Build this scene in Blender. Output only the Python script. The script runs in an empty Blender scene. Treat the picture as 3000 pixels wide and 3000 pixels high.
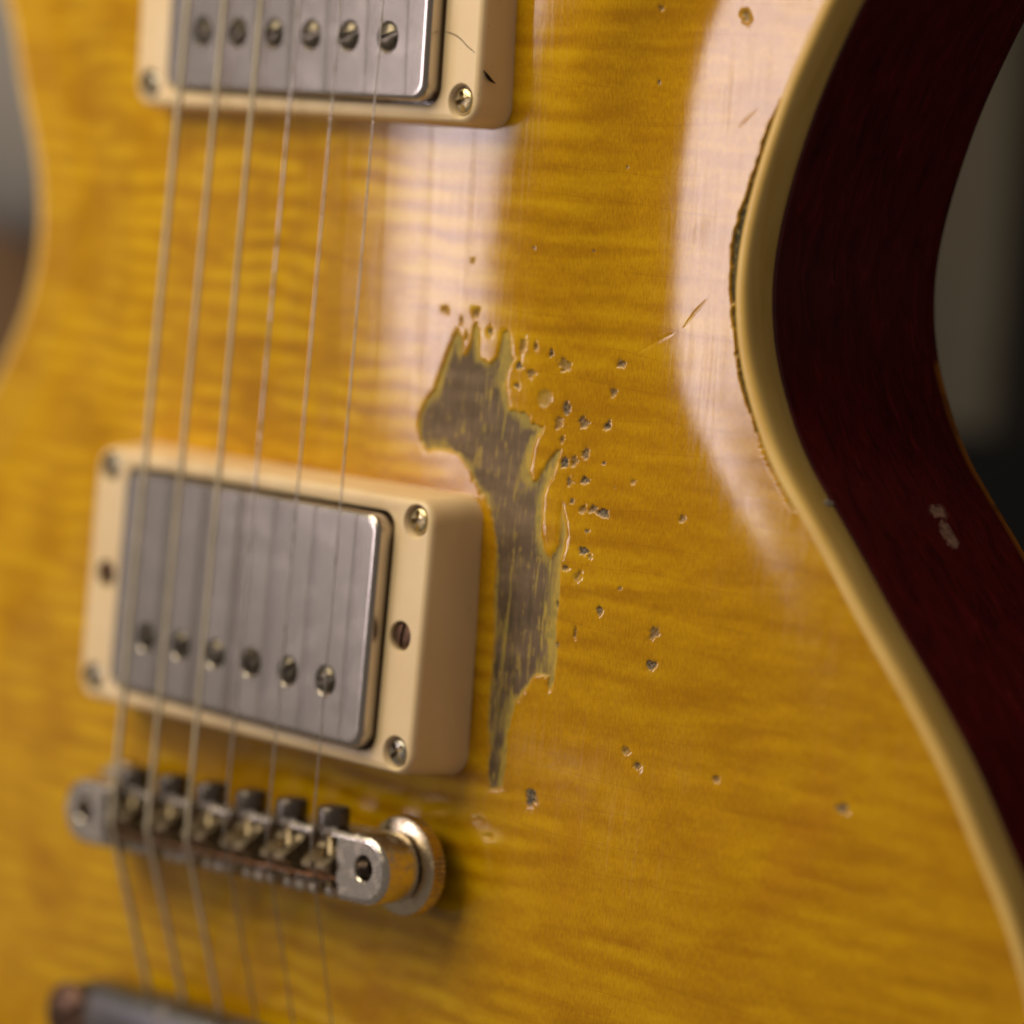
import bpy, bmesh, math, random
import numpy as np
from mathutils import Matrix, Vector, kdtree

# ------------------------------------------------------------------ frame of reference
# everything on the guitar is laid out in millimetres in the guitar's own frame:
# x to the treble side, y towards the neck, z out of the top; the guitar stands upright.
MM = 0.001
UP = Matrix.Rotation(math.radians(90), 4, 'X')          # guitar frame -> world
def W(p): return UP @ (Vector(p) * MM)
scene = bpy.context.scene
coll = scene.collection

# ------------------------------------------------------------------ camera
cam_d = bpy.data.cameras.new('camera')
cam = bpy.data.objects.new('camera', cam_d); coll.objects.link(cam)
RC = Matrix(((0.69257609, 0.06572778, -0.71834408), (-0.11745916, 0.99282498, -0.02240322), (0.71171743, 0.09989203, 0.69532717)))
cam.matrix_world = UP @ (Matrix.Translation(Vector((461.1115, 117.0475, 398.5974)) * MM) @ RC.transposed().to_4x4())
cam_d.sensor_width = 36.0
cam_d.lens = 10400.03 / 3000 * 36.0
cam_d.clip_start = 0.02; cam_d.clip_end = 50
cam_d.dof.use_dof = True
cam_d.dof.focus_distance = 0.563
cam_d.dof.aperture_fstop = 5.7
scene.camera = cam

# ------------------------------------------------------------------ light
world = bpy.data.worlds.new('World'); scene.world = world; world.use_nodes = True
wbg = world.node_tree.nodes['Background']
wbg.inputs[0].default_value = (0.84, 0.70, 0.56, 1); wbg.inputs[1].default_value = 0.185
def area(name, pos, target, sx, sy, power, col):
    d = bpy.data.lights.new(name, 'AREA'); d.shape = 'RECTANGLE'; d.size = sx; d.size_y = sy
    d.energy = power; d.color = col
    o = bpy.data.objects.new(name, d); coll.objects.link(o)
    p = W(pos); t = W(target)
    o.rotation_euler = (t - p).to_track_quat('-Z', 'Y').to_euler(); o.location = p
    return o
area('ceiling_lamp', (-210, 540, 450), (30, 80, 0), 0.56, 0.56, 5.1, (1.0, 0.85, 0.58))
def at_elev(e, D, y): a = math.radians(e); return (55 - D*math.cos(a), y, D*math.sin(a))
area('window_strip', at_elev(49.75, 1500, 124), (55, 124, 0), 0.247, 0.29, 2.3, (1.0, 0.86, 0.90))
area('room_glow', at_elev(35.5, 1900, 150), (20, 60, 0), 0.72, 1.3, 0.40, (1.0, 0.90, 0.82))
scene.view_settings.view_transform = 'Standard'; scene.view_settings.look = 'None'
scene.view_settings.exposure = 0.0; scene.view_settings.gamma = 1.0
scene.view_settings.use_curve_mapping = False
scene.render.engine = 'CYCLES'
scene.cycles.use_denoising = True
scene.cycles.max_bounces = 8
scene.cycles.caustics_reflective = False; scene.cycles.caustics_refractive = False

# ------------------------------------------------------------------ node helpers
class NT:
    def __init__(self, name):
        self.m = bpy.data.materials.new(name); self.m.use_nodes = True
        self.t = self.m.node_tree; self.n = self.t.nodes; self.l = self.t.links
        self.b = self.n['Principled BSDF']
    def add(self, typ, **kw):
        nd = self.n.new(typ)
        for k, v in kw.items(): setattr(nd, k, v)
        return nd
    def put(self, nd, i, v):
        if v is None: return
        if hasattr(v, 'links') or isinstance(v, bpy.types.NodeSocket): self.l.new(v, nd.inputs[i])
        else: nd.inputs[i].default_value = v
    def math(self, op, a, b=None, c=None, clamp=False):
        nd = self.add('ShaderNodeMath', operation=op, use_clamp=clamp)
        for i, v in enumerate((a, b, c)): self.put(nd, i, v)
        return nd.outputs[0]
    def pos(self):
        tc = self.add('ShaderNodeTexCoord')
        v = self.add('ShaderNodeVectorMath', operation='SCALE'); self.l.new(tc.outputs['Object'], v.inputs[0]); v.inputs['Scale'].default_value = 1000
        return v.outputs[0]
    def scl(self, p, s, off=(0, 0, 0)):
        v = self.add('ShaderNodeVectorMath', operation='MULTIPLY_ADD'); self.l.new(p, v.inputs[0]); v.inputs[1].default_value = s; v.inputs[2].default_value = off
        return v.outputs[0]
    def noise(self, p, s, detail=3, rough=.5, dist=0, off=(0, 0, 0)):
        nd = self.add('ShaderNodeTexNoise'); self.l.new(self.scl(p, s, off), nd.inputs['Vector'])
        nd.inputs['Scale'].default_value = 1; nd.inputs['Detail'].default_value = detail; nd.inputs['Roughness'].default_value = rough; nd.inputs['Distortion'].default_value = dist
        return nd.outputs[0]
    def ramp(self, f, stops):
        nd = self.add('ShaderNodeValToRGB'); e = nd.color_ramp.elements
        while len(e) < len(stops): e.new(0.5)
        for el, (p, c) in zip(e, stops):
            el.position = p; el.color = (*c, 1) if len(c) == 3 else c
        self.l.new(f, nd.inputs[0]); return nd.outputs[0]
    def step(self, f, a, b):
        nd = self.add('ShaderNodeMapRange', interpolation_type='SMOOTHSTEP'); self.put(nd, 0, f); nd.inputs[1].default_value = a; nd.inputs[2].default_value = b
        return nd.outputs[0]
    def mix(self, f, a, b, mode='MIX'):
        nd = self.add('ShaderNodeMix', data_type='RGBA', blend_type=mode); self.put(nd, 0, f)
        for i, v in ((6, a), (7, b)):
            if isinstance(v, tuple): nd.inputs[i].default_value = (*v, 1)
            else: self.l.new(v, nd.inputs[i])
        return nd.outputs[2]
    def lerp(self, f, a, b):
        nd = self.add('ShaderNodeMix', data_type='FLOAT'); self.put(nd, 0, f); self.put(nd, 2, a); self.put(nd, 3, b); return nd.outputs[0]
    def bump(self, h, strength, dist, normal=None):
        nd = self.add('ShaderNodeBump'); self.l.new(h, nd.inputs['Height']); nd.inputs['Strength'].default_value = strength; nd.inputs['Distance'].default_value = dist * MM
        if normal is not None: self.l.new(normal, nd.inputs['Normal'])
        return nd.outputs[0]
    def set(self, **kw):
        names = dict(color='Base Color', rough='Roughness', metal='Metallic', normal='Normal', spec='Specular IOR Level', coat='Coat Weight', coat_rough='Coat Roughness', ior='IOR', sss='Subsurface Weight', sss_r='Subsurface Radius', sss_s='Subsurface Scale')
        for k, v in kw.items():
            s = self.b.inputs[names[k]]
            if isinstance(v, bpy.types.NodeSocket): self.l.new(v, s)
            elif isinstance(v, tuple) and len(v) == 3 and k == 'color': s.default_value = (*v, 1)
            else: s.default_value = v
        return self.m

# ------------------------------------------------------------------ materials
def mat_top():
    t = NT('amber_flame_maple'); p = t.pos()
    at = t.add('ShaderNodeAttribute', attribute_name='wear_rimlight')
    sep = t.add('ShaderNodeSeparateColor'); t.l.new(at.outputs['Color'], sep.inputs[0])
    bare, inner, ding = sep.outputs[0], sep.outputs[1], sep.outputs[2]; crack = at.outputs['Alpha']
    # flame figure: bands across the grain, fibre along it
    fl1 = t.noise(p, (.045, .24, 0), 2.5, .5, .55)
    sxy = t.add('ShaderNodeSeparateXYZ'); t.l.new(p, sxy.inputs[0])
    rw = t.math('ADD', t.math('MULTIPLY', sxy.outputs[1], 1.52), t.math('MULTIPLY', t.noise(p, (.035, .045, 0), 3, .5, .2, (6, 6, 0)), 11.0))
    rip = t.math('MULTIPLY_ADD', t.math('SINE', rw), .5, .5)
    rip = t.math('MULTIPLY', rip, t.step(t.noise(p, (.05, .06, 0), 2, .5, 0, (8, 1, 0)), .36, .62))
    fl2 = t.noise(p, (.06, .50, 0), 3, .6, .3, (3, 9, 0))
    mot = t.noise(p, (.22, .30, 0), 4, .6, 0, (11, 2, 0))
    fib = t.noise(p, (3.1, .8, 0), 4, .75, .4)
    f = t.math('ADD', t.math('MULTIPLY', fl1, .66), t.math('MULTIPLY', fl2, .26))
    f = t.math('ADD', f, t.math('MULTIPLY', mot, .30))
    f = t.math('ADD', f, t.math('MULTIPLY', fib, .90))
    f = t.math('ADD', f, t.math('MULTIPLY', rip, t.lerp(t.step(sxy.outputs[0], 30, 75), .48, .13)))
    f = t.step(f, .76, 1.62)
    col = t.ramp(f, [(0, (.41, .183, .0008)), (.45, (.56, .288, .0012)), (1, (.70, .410, .004))])
    # reddish remains of the faded burst
    red = t.step(t.noise(p, (.05, .03, 0), 3, .6, .4, (7, 1, 0)), .56, .78)
    col = t.mix(t.math('MULTIPLY', red, .20), col, (.44, .13, .012))
    # dark specks of dirt in the pores
    spk = t.step(t.noise(p, (2.4, 1.3, 0), 2, .5), .70, .77)
    col = t.mix(t.math('MULTIPLY', spk, .35), col, (.20, .08, .01))
    # lacquer checking: long fine lines running across the top
    warp = t.noise(p, (.018, .05, 0), 2, .5, 0, (1, 5, 0))
    sx = t.add('ShaderNodeSeparateXYZ'); t.l.new(p, sx.inputs[0])
    g = t.math('ADD', t.math('MULTIPLY', sx.outputs[1], .21), t.math('MULTIPLY', warp, 1.9))
    g = t.math('ADD', g, t.math('MULTIPLY', sx.outputs[0], .006))
    fr = t.math('ABSOLUTE', t.math('SUBTRACT', t.math('FRACT', g), .5))
    line = t.math('SUBTRACT', 1.0, t.step(fr, .003, .018))
    lm = t.step(t.noise(p, (.022, .13, 0), 2, .5, 0, (4, 4, 0)), .42, .54)
    line = t.math('MULTIPLY', line, lm)
    col = t.mix(t.math('MULTIPLY', line, .42), col, (.32, .130, .005))
    # bare wood
    sy_ = sx.outputs[1]
    stk = t.noise(p, (1.7, .16, 0), 4, .65, .5)
    blo = t.noise(p, (.28, .30, 0), 3, .6, 0, (5, 5, 0))
    wood = t.ramp(t.math('ADD', t.math('MULTIPLY', stk, .6), t.math('MULTIPLY', blo, .45)), [(.30, (.155, .110, .072)), (.52, (.215, .150, .103)), (.75, (.275, .195, .140))])
    wood = t.mix(t.step(t.noise(p, (.07, .20, 0), 3, .55, .3, (1, 3, 0)), .38, .62), t.mix(1.0, wood, (.74, .73, .73), 'MULTIPLY'), wood)
    wood = t.mix(t.step(fl1, .36, .62), t.mix(1.0, wood, (.80, .78, .76), 'MULTIPLY'), wood)
    wood = t.mix(t.math('MULTIPLY', t.step(stk, .55, .63), t.step(blo, .40, .56)), wood, (.42, .30, .075))
    wood = t.mix(t.math('MULTIPLY', t.step(t.noise(p, (1.3, .10, 0), 2, .5, 0, (2, 8, 0)), .55, .66), t.math('ADD', .14, t.math('MULTIPLY', t.math('SUBTRACT', 1.0, t.step(sy_, 26, 58)), .7))), wood, (.055, .048, .022))
    marg = t.math('ADD', inner, t.math('ADD', t.math('MULTIPLY', t.math('SUBTRACT', stk, .5), 1.3), t.math('MULTIPLY', t.math('SUBTRACT', blo, .5), .85)))
    wood = t.mix(t.math('SUBTRACT', 1.0, t.step(marg, .02, .46)), wood, t.mix(t.step(blo, .35, .62), (.34, .26, .075), (.54, .385, .075)))
    col = t.mix(bare, col, wood)
    dcol = t.mix(t.step(t.noise(p, (2.2, 2.2, 0), 3, .6), .4, .62), (.036, .029, .020), (.25, .20, .145))
    col = t.mix(ding, col, dcol)
    ccol = t.mix(t.step(t.noise(p, (1.5, 1.0, 0), 3, .6), .45, .70), (.045, .036, .014), (.30, .22, .08))
    col = t.mix(crack, col, ccol)
    wornm = t.math('MAXIMUM', bare, t.math('MAXIMUM', ding, crack))
    # gloss, slightly wiped and wavy
    wip = t.noise(p, (1.6, .05, 0), 3, .6)
    rg = t.math('ADD', .065, t.math('MULTIPLY', t.step(wip, .3, .75), .10))
    rg = t.math('ADD', rg, t.math('MULTIPLY', t.step(t.noise(p, (.05, .06, 0), 4, .7, .6, (9, 9, 0)), .5, .75), .06))
    rough = t.lerp(wornm, rg, .62)
    wav = t.noise(p, (.07, .10, 0), 2, .5)
    n1 = t.bump(wav, .30, .10)
    gr = t.noise(p, (3.0, .45, 0), 3, .6)
    n2 = t.bump(gr, .10, .05, n1)
    hair = None
    for k, (ang, sc_) in enumerate(((.35, 1.0), (-.7, 1.2), (1.25, .9), (1.57, 1.1))):
        ro_ = t.add('ShaderNodeVectorRotate', rotation_type='Z_AXIS'); t.l.new(p, ro_.inputs[0]); ro_.inputs['Angle'].default_value = ang
        h_ = t.step(t.noise(ro_.outputs[0], (.045 * sc_, 2.6 * sc_, 0), 1, .4, 0, (k * 7.3, k * 3.1, 0)), .735, .775)
        hair = h_ if hair is None else t.math('MAXIMUM', hair, h_)
    n2 = t.bump(t.math('SUBTRACT', 1.0, hair), .06, .03, n2)
    n3 = t.bump(t.math('SUBTRACT', 1.0, line), .05, .04, n2)
    n4 = t.bump(t.math('MULTIPLY', stk, bare), .25, .10, n3)
    return t.set(color=col, rough=rough, normal=n4, spec=t.lerp(wornm, .47, .25), ior=1.5)

def mat_binding():
    t = NT('aged_cream_binding'); p = t.pos()
    n = t.noise(p, (.06, .06, .5), 4, .6)
    col = t.ramp(n, [(.3, (.64, .400, .095)), (.7, (.78, .53, .17))])
    s = t.step(t.noise(p, (.5, .5, 1.2), 3, .6), .66, .76)
    col = t.mix(t.math('MULTIPLY', s, .22), col, (.24, .15, .04))
    return t.set(color=col, rough=.30, normal=t.bump(t.noise(p, (.25, .25, .25), 3), .25, .08))

def mat_mahogany():
    t = NT('dark_cherry_mahogany'); p = t.pos()
    at = t.add('ShaderNodeAttribute', attribute_name='wear_rimlight')
    sep = t.add('ShaderNodeSeparateColor'); t.l.new(at.outputs['Color'], sep.inputs[0])
    n = t.noise(p, (.13, .11, .42), 5, .7, .8)
    col = t.ramp(n, [(.30, (.036, .0022, .0026)), (.60, (.088, .0056, .0060)), (.8, (.15, .015, .013))])
    st = t.step(t.noise(p, (.07, .05, .55), 3, .6, 1.4, (2, 2, 2)), .65, .74)
    col = t.mix(t.math('MULTIPLY', st, .45), col, (.24, .026, .022))
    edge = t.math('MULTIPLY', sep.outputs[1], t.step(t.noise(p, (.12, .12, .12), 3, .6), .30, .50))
    col = t.mix(edge, col, (.42, .15, .012))  # orange rim light on the back roundover, painted into the colour
    chip = t.ramp(t.noise(p, (.9, .9, .9), 4, .7), [(.3, (.12, .05, .038)), (.55, (.25, .145, .105)), (.75, (.46, .22, .175))])
    col = t.mix(sep.outputs[0], col, chip)
    rough = t.lerp(sep.outputs[0], .24, .7)
    return t.set(color=col, rough=rough, spec=.35, normal=t.bump(t.noise(p, (.5, .5, 2.5), 3), .18, .08))

def mat_cream():
    t = NT('aged_cream_plastic'); p = t.pos()
    n = t.noise(p, (.05, .05, .1), 4, .6)
    col = t.ramp(n, [(.3, (.79, .59, .36)), (.7, (.87, .68, .44))])
    sp = t.step(t.noise(p, (1.1, 1.1, 1.1), 2, .5), .70, .78)
    col = t.mix(t.math('MULTIPLY', sp, .30), col, (.40, .24, .10))
    return t.set(color=col, rough=.34, sss=.12, sss_r=(1.0, .6, .3), sss_s=.002, normal=t.bump(t.noise(p, (.35, .35, .35), 3), .12, .08))

def mat_nickel(name='aged_nickel', base=(.53, .485, .45), r=.205, blotch=.16):
    t = NT(name); p = t.pos()
    n = t.noise(p, (.10, .16, .15), 5, .62, .3)
    b = t.step(n, .46, .62)
    col = t.mix(t.math('MULTIPLY', b, blotch), base, tuple(c * v for c, v in zip(base, (.80, .76, .70))))
    fine = t.noise(p, (.9, .9, .9), 4, .7)
    ro = t.math('ADD', r, t.math('ADD', t.math("MULTIPLY", b, .035), t.math('MULTIPLY', t.math('SUBTRACT', fine, .5), .07)))
    return t.set(color=col, metal=1.0, rough=ro, normal=t.bump(t.noise(p, (.22, .22, .22), 4), .025, .10))

def mat_metal(name, base, r, dirt=(.05, .035, .02), amt=.5, sc=1.0):
    t = NT(name); p = t.pos()
    d = t.step(t.noise(p, (sc, sc, sc), 4, .7), .48, .66)
    col = t.mix(t.math('MULTIPLY', d, amt), base, dirt)
    return t.set(color=col, metal=t.lerp(t.math('MULTIPLY', d, amt), 1.0, .4), rough=t.lerp(d, r, min(.8, r + .25)), normal=t.bump(t.noise(p, (sc * 2, sc * 2, sc * 2), 3), .15, .05))

def mat_string():
    t = NT('wound_nickel_string'); p = t.pos()
    w = t.add('ShaderNodeTexWave', wave_type='BANDS', bands_direction='Y'); t.l.new(t.scl(p, (1, 1, 1)), w.inputs[0]); w.inputs['Scale'].default_value = 1.1
    d = t.noise(p, (.3, .12, .3), 3, .6)
    col = t.ramp(d, [(.3, (.52, .45, .35)), (.7, (.72, .64, .53))])
    return t.set(color=col, metal=.45, rough=.5, normal=t.bump(w.outputs[0], .5, .10))

def mat_plain(name, c, r=.8):
    t = NT(name); p = t.pos()
    n = t.noise(p, (.01, .01, .01), 3)
    col = t.ramp(n, [(.3, tuple(v * .85 for v in c)), (.7, tuple(min(1, v * 1.12) for v in c))])
    return t.set(color=col, rough=r, spec=.2)

M = dict(top=mat_top(), binding=mat_binding(), mahogany=mat_mahogany(), cream=mat_cream(), nickel=mat_nickel(),
         chrome=mat_metal('worn_bright_nickel', (.68, .62, .56), .18, (.18, .12, .07), .30, .35),
         wheel=mat_metal('satin_thumbwheel_nickel', (.68, .57, .42), .27, (.24, .15, .07), .35, .4),
         dark=mat_metal('blackened_steel', (.16, .14, .13), .32, (.03, .025, .02), .8, .9),
         pole=mat_metal('tarnished_pole_steel', (.19, .165, .13), .28, (.022, .016, .011), .8, .7),
         brass=mat_metal('worn_brass', (.70, .58, .34), .24, (.07, .045, .025), .5, 1.2),
         steelscrew=mat_metal('worn_screw_steel', (.42, .40, .35), .30, (.06, .045, .03), .55, 1.2),
         red_brown=mat_metal('red_brown_screw_steel', (.20, .12, .085), .42, (.06, .022, .015), .7, .8),
         saddle=mat_metal('grimy_saddle_nickel', (.44, .36, .25), .30, (.06, .04, .025), .8, .5),
         copper=mat_metal('copper_wire', (.52, .25, .14), .32, (.12, .05, .03), .5, .8),
         tail=mat_metal('dull_aluminium', (.25, .245, .265), .30, (.09, .045, .03), .45, .16),
         wound=mat_string(),
         plain=mat_metal('plain_steel_string', (.50, .46, .40), .28, (.12, .09, .06), .4, .5),
         hole=mat_plain('dirt_in_hole', (.02, .014, .01)),
         black=mat_plain('black_backdrop', (.012, .012, .013)),
         greige=mat_plain('greige_paint', (.088, .079, .066)),
         brownw=mat_plain('brown_panel_wood', (.17, .10, .055)),
         greyc=mat_plain('grey_cloth', (.27, .255, .26)))

# ------------------------------------------------------------------ mesh helpers
def link_mesh(name, me, mat, parent, loc=(0, 0, 0), rot=(0, 0, 0), angle=35):
    o = bpy.data.objects.new(name, me); coll.objects.link(o)
    if mat is not None and not me.materials: me.materials.append(mat)
    if angle is not None:
        me.shade_smooth()
        me.set_sharp_from_angle(angle=math.radians(angle))
    o.parent = parent; o.location = Vector(loc) * MM; o.rotation_euler = rot
    return o
def mesh(name, verts, faces):
    me = bpy.data.meshes.new(name)
    me.from_pydata([tuple(c * MM for c in v) for v in verts], [], faces); me.update()
    bm = bmesh.new(); bm.from_mesh(me); bmesh.ops.recalc_face_normals(bm, faces=bm.faces); bm.to_mesh(me); bm.free()
    return me
def rr(hx, hy, r, n=8):
    pts = []
    for cx, cy, a0 in ((hx - r, hy - r, 0), (-hx + r, hy - r, 90), (-hx + r, -hy + r, 180), (hx - r, -hy + r, 270)):
        for i in range(n + 1):
            a = math.radians(a0 + 90 * i / n); pts.append((cx + r * math.cos(a), cy + r * math.sin(a)))
    return pts
def loft(loops, cap0=True, cap1=True, closed=False):
    """loops: list of equal-length lists of 3D points"""
    n = len(loops[0]); v = [p for l in loops for p in l]; f = []
    m = len(loops)
    for j in range(m if closed else m - 1):
        a = j * n; b = ((j + 1) % m) * n
        for i in range(n):
            k = (i + 1) % n; f.append((a + i, a + k, b + k, b + i))
    if not closed:
        if cap0: f.append(tuple(range(n))[::-1])
        if cap1: f.append(tuple(range((m - 1) * n, m * n)))
    return v, f
def circ(r, z, n=28, cx=0, cy=0): return [(cx + r * math.cos(2 * math.pi * i / n), cy + r * math.sin(2 * math.pi * i / n), z) for i in range(n)]
def lathe(prof, n=28, cx=0, cy=0): return loft([circ(r, z, n, cx, cy) for r, z in prof])
def join(parts):
    V, F = [], []
    for v, f in parts:
        o = len(V); V += list(v); F += [tuple(i + o for i in q) for q in f]
    return V, F
def boxm(x0, x1, y0, y1, z0, z1, rz=0, c=(0, 0)):
    P = [(x, y, z) for z in (z0, z1) for x, y in ((x0, y0), (x1, y0), (x1, y1), (x0, y1))]
    ca, sa = math.cos(rz), math.sin(rz)
    P = [(c[0] + x * ca - y * sa, c[1] + x * sa + y * ca, z) for x, y, z in P]
    return P, [(3, 2, 1, 0), (4, 5, 6, 7), (0, 1, 5, 4), (1, 2, 6, 5), (2, 3, 7, 6), (3, 0, 4, 7)]
def cut(me, cutter):
    """boolean difference on mesh data, cutter = (verts, faces) in mm"""
    a = bpy.data.objects.new('work_piece', me); coll.objects.link(a)
    cm = mesh('cutter', *cutter); b = bpy.data.objects.new('cutter', cm); coll.objects.link(b)
    md = a.modifiers.new('cut', 'BOOLEAN'); md.operation = 'DIFFERENCE'; md.solver = 'EXACT'; md.object = b
    dg = bpy.context.evaluated_depsgraph_get(); dg.update()
    res = bpy.data.meshes.new_from_object(a.evaluated_get(dg))
    bpy.data.objects.remove(a); bpy.data.objects.remove(b); bpy.data.meshes.remove(cm)
    res.name = me.name
    return res

# small value noise for wear shapes
_rng = np.random.RandomState(7); _T = _rng.rand(256, 256)
def vnoise(x, y):
    xi = np.floor(x).astype(int); yi = np.floor(y).astype(int); fx = x - xi; fy = y - yi
    fx = fx * fx * (3 - 2 * fx); fy = fy * fy * (3 - 2 * fy)
    g = lambda i, j: _T[(xi + i) & 255, (yi + j) & 255]
    return (g(0, 0) * (1 - fx) + g(1, 0) * fx) * (1 - fy) + (g(0, 1) * (1 - fx) + g(1, 1) * fx) * fy
def fbm(x, y, n=3):
    s = 0; a = .5
    for i in range(n): s = s + a * vnoise(x * 2 ** i + 17 * i, y * 2 ** i + 31 * i); a *= .5
    return s / (1 - .5 ** n) - .5
def sstep(a, b, x): t = np.clip((x - a) / (b - a), 0, 1); return t * t * (3 - 2 * t)

# ------------------------------------------------------------------ the guitar: outline and carve
guitar = bpy.data.objects.new('electric_guitar', None); coll.objects.link(guitar)
guitar.matrix_world = UP
guitar['label'] = 'worn amber flame-top electric guitar with two humbuckers, cream binding and a bare wood patch'
guitar['category'] = 'guitar'

CTRL = [(0, -163), (55, -157), (105, -136), (145, -96), (164, -50), (163, -14), (154.55, 9.3), (147.05, 20.5), (139.25, 31.8), (129.35000000000002, 43.2), (121.85, 51), (114.85, 59.1), (107.25, 67.3), (103.64999999999999, 71), (100.35, 75.2), (97.85, 79.6), (95.64999999999999, 84), (93.75, 88.4), (92.75, 92.9), (91.95, 97.4), (91.95, 102), (92.35, 106.8), (93.35, 111.4), (94.45, 116), (95.95, 120.7), (97.45, 125.2), (99.25, 129.8), (101.35, 134.3), (103.64999999999999, 138.9), (105.85, 143.3), (115.5, 158), (124, 176), (127, 191), (121, 203), (108, 204), (92, 195), (74, 184), (55, 179), (38, 184), (29.5, 198), (28, 222), (28, 245), (16, 256), (-16, 258), (-50, 256), (-88, 247), (-120, 226), (-136, 196), (-132, 172), (-119, 155), (-105.15, 140.2), (-98.45, 122.8), (-92.95, 110.5), (-90.95, 101.2), (-90.95, 92.5), (-93.15, 83.5), (-97.95, 74.3), (-108, 60), (-122, 45), (-140, 25), (-155, 5), (-164, -20), (-164, -52), (-145, -98), (-105, -138), (-55, -157)]
def outline(step=0.6, sig=3.5):
    P = np.array(CTRL, float); n = len(P); out = []
    for i in range(n):
        p0, p1, p2, p3 = P[i - 1], P[i], P[(i + 1) % n], P[(i + 2) % n]
        t0 = 0; t1 = t0 + np.linalg.norm(p1 - p0) ** .5; t2 = t1 + np.linalg.norm(p2 - p1) ** .5; t3 = t2 + np.linalg.norm(p3 - p2) ** .5
        t = np.linspace(t1, t2, 40, endpoint=False)[:, None]
        A1 = (t1 - t) / (t1 - t0) * p0 + (t - t0) / (t1 - t0) * p1; A2 = (t2 - t) / (t2 - t1) * p1 + (t - t1) / (t2 - t1) * p2; A3 = (t3 - t) / (t3 - t2) * p2 + (t - t2) / (t3 - t2) * p3
        B1 = (t2 - t) / (t2 - t0) * A1 + (t - t0) / (t2 - t0) * A2; B2 = (t3 - t) / (t3 - t1) * A2 + (t - t1) / (t3 - t1) * A3
        out.append((t2 - t) / (t2 - t1) * B1 + (t - t1) / (t2 - t1) * B2)
    Q = np.concatenate(out); Q = np.vstack([Q, Q[:1]])
    s = np.concatenate([[0], np.cumsum(np.linalg.norm(np.diff(Q, axis=0), axis=1))]); m = int(s[-1] / step)
    u = np.arange(m) * s[-1] / m
    R = np.stack([np.interp(u, s, Q[:, 0]), np.interp(u, s, Q[:, 1])], 1)
    k = int(4 * sig / step); g = np.exp(-.5 * (np.arange(-k, k + 1) * step / sig) ** 2); g /= g.sum()
    Rp = np.vstack([R[-k:], R, R[:k]])
    return np.stack([np.convolve(Rp[:, 0], g, 'valid'), np.convolve(Rp[:, 1], g, 'valid')], 1)
OUT = outline()
# the carve: slope of the top against the distance from the rim
KD = [0, 6, 11, 18, 26, 34, 41, 48, 58, 68, 80, 92.]; KS = [0, .015, .065, .185, .26, .24, .165, .108, .066, .040, .016, 0]
_d = np.arange(0, 92.01, .25); _s = np.interp(_d, KD, KS)
_g = np.exp(-.5 * (np.arange(-16, 17) * .25 / 1.6) ** 2); _g /= _g.sum(); _s = np.convolve(np.pad(_s, 16, mode='edge'), _g, 'valid')
_z = np.concatenate([[0], np.cumsum((_s[1:] + _s[:-1]) * .125)]); _z -= _z[-1]
ZE = float(_z[0])
def arch(d):
    # cubic (Hermite) look-up, so that the gloss shows no facets
    d = np.clip(d, 0, 91.99); i = np.floor(d / .25).astype(int); t = d / .25 - i
    z0 = _z[i]; z1 = _z[i + 1]; m0 = _s[i] * .25; m1 = _s[i + 1] * .25
    return (2*t**3 - 3*t**2 + 1) * z0 + (t**3 - 2*t**2 + t) * m0 + (-2*t**3 + 3*t**2) * z1 + (t**3 - t**2) * m1
_tan = np.roll(OUT, -1, 0) - np.roll(OUT, 1, 0); _tan /= np.linalg.norm(_tan, axis=1)[:, None]
NIN = np.stack([-_tan[:, 1], _tan[:, 0]], 1)             # inward normal (outline runs counter-clockwise)
KDT = kdtree.KDTree(len(OUT))
for i, q in enumerate(OUT): KDT.insert((q[0], q[1], 0), i)
KDT.balance()
_i0 = min(range(len(OUT)), key=lambda i: abs(OUT[i][0]-124)+abs(OUT[i][1]-176)); _i1 = min(range(len(OUT)), key=lambda i: abs(OUT[i][0]+88)+abs(OUT[i][1]-247))
_arc = [(127.5, 190), (128, 205), (122, 225), (105, 246), (75, 262), (35, 270), (-10, 268), (-55, 258)]
_arc = [p for a, b in zip([tuple(OUT[_i0])] + _arc, _arc + [tuple(OUT[_i1])]) for p in [(a[0] + (b[0]-a[0])*k/40, a[1] + (b[1]-a[1])*k/40) for k in range(40)]]
CARVE = np.array([tuple(q) for q in OUT[:_i0]] + _arc + [tuple(q) for q in OUT[_i1:]])
KDC = kdtree.KDTree(len(CARVE))
for i, q in enumerate(CARVE): KDC.insert((q[0], q[1], 0), i)
KDC.balance()
def rim_distance(x, y, KDT=KDT, OUT=OUT):
    """signed distance inside the outline and the foot's inward normal"""
    idx = np.fromiter((KDT.find((a, b, 0))[1] for a, b in zip(x.tolist(), y.tolist())), int, len(x))
    P = np.stack([x, y], 1); best = np.full(len(x), 1e9); sg = np.zeros(len(x)); n = len(OUT)
    for o in (-1, 0):
        A = OUT[(idx + o) % n]; D = OUT[(idx + o + 1) % n] - A
        t = np.clip(((P - A) * D).sum(1) / (D ** 2).sum(1), 0, 1); r = P - A - t[:, None] * D
        dd = np.sqrt((r ** 2).sum(1)); s = np.where(D[:, 0] * r[:, 1] - D[:, 1] * r[:, 0] >= 0, 1, -1)
        w = dd < best; best = np.where(w, dd, best); sg = np.where(w, s, sg)
    return best * sg, NIN[np.minimum(idx, len(NIN) - 1)], idx

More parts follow.
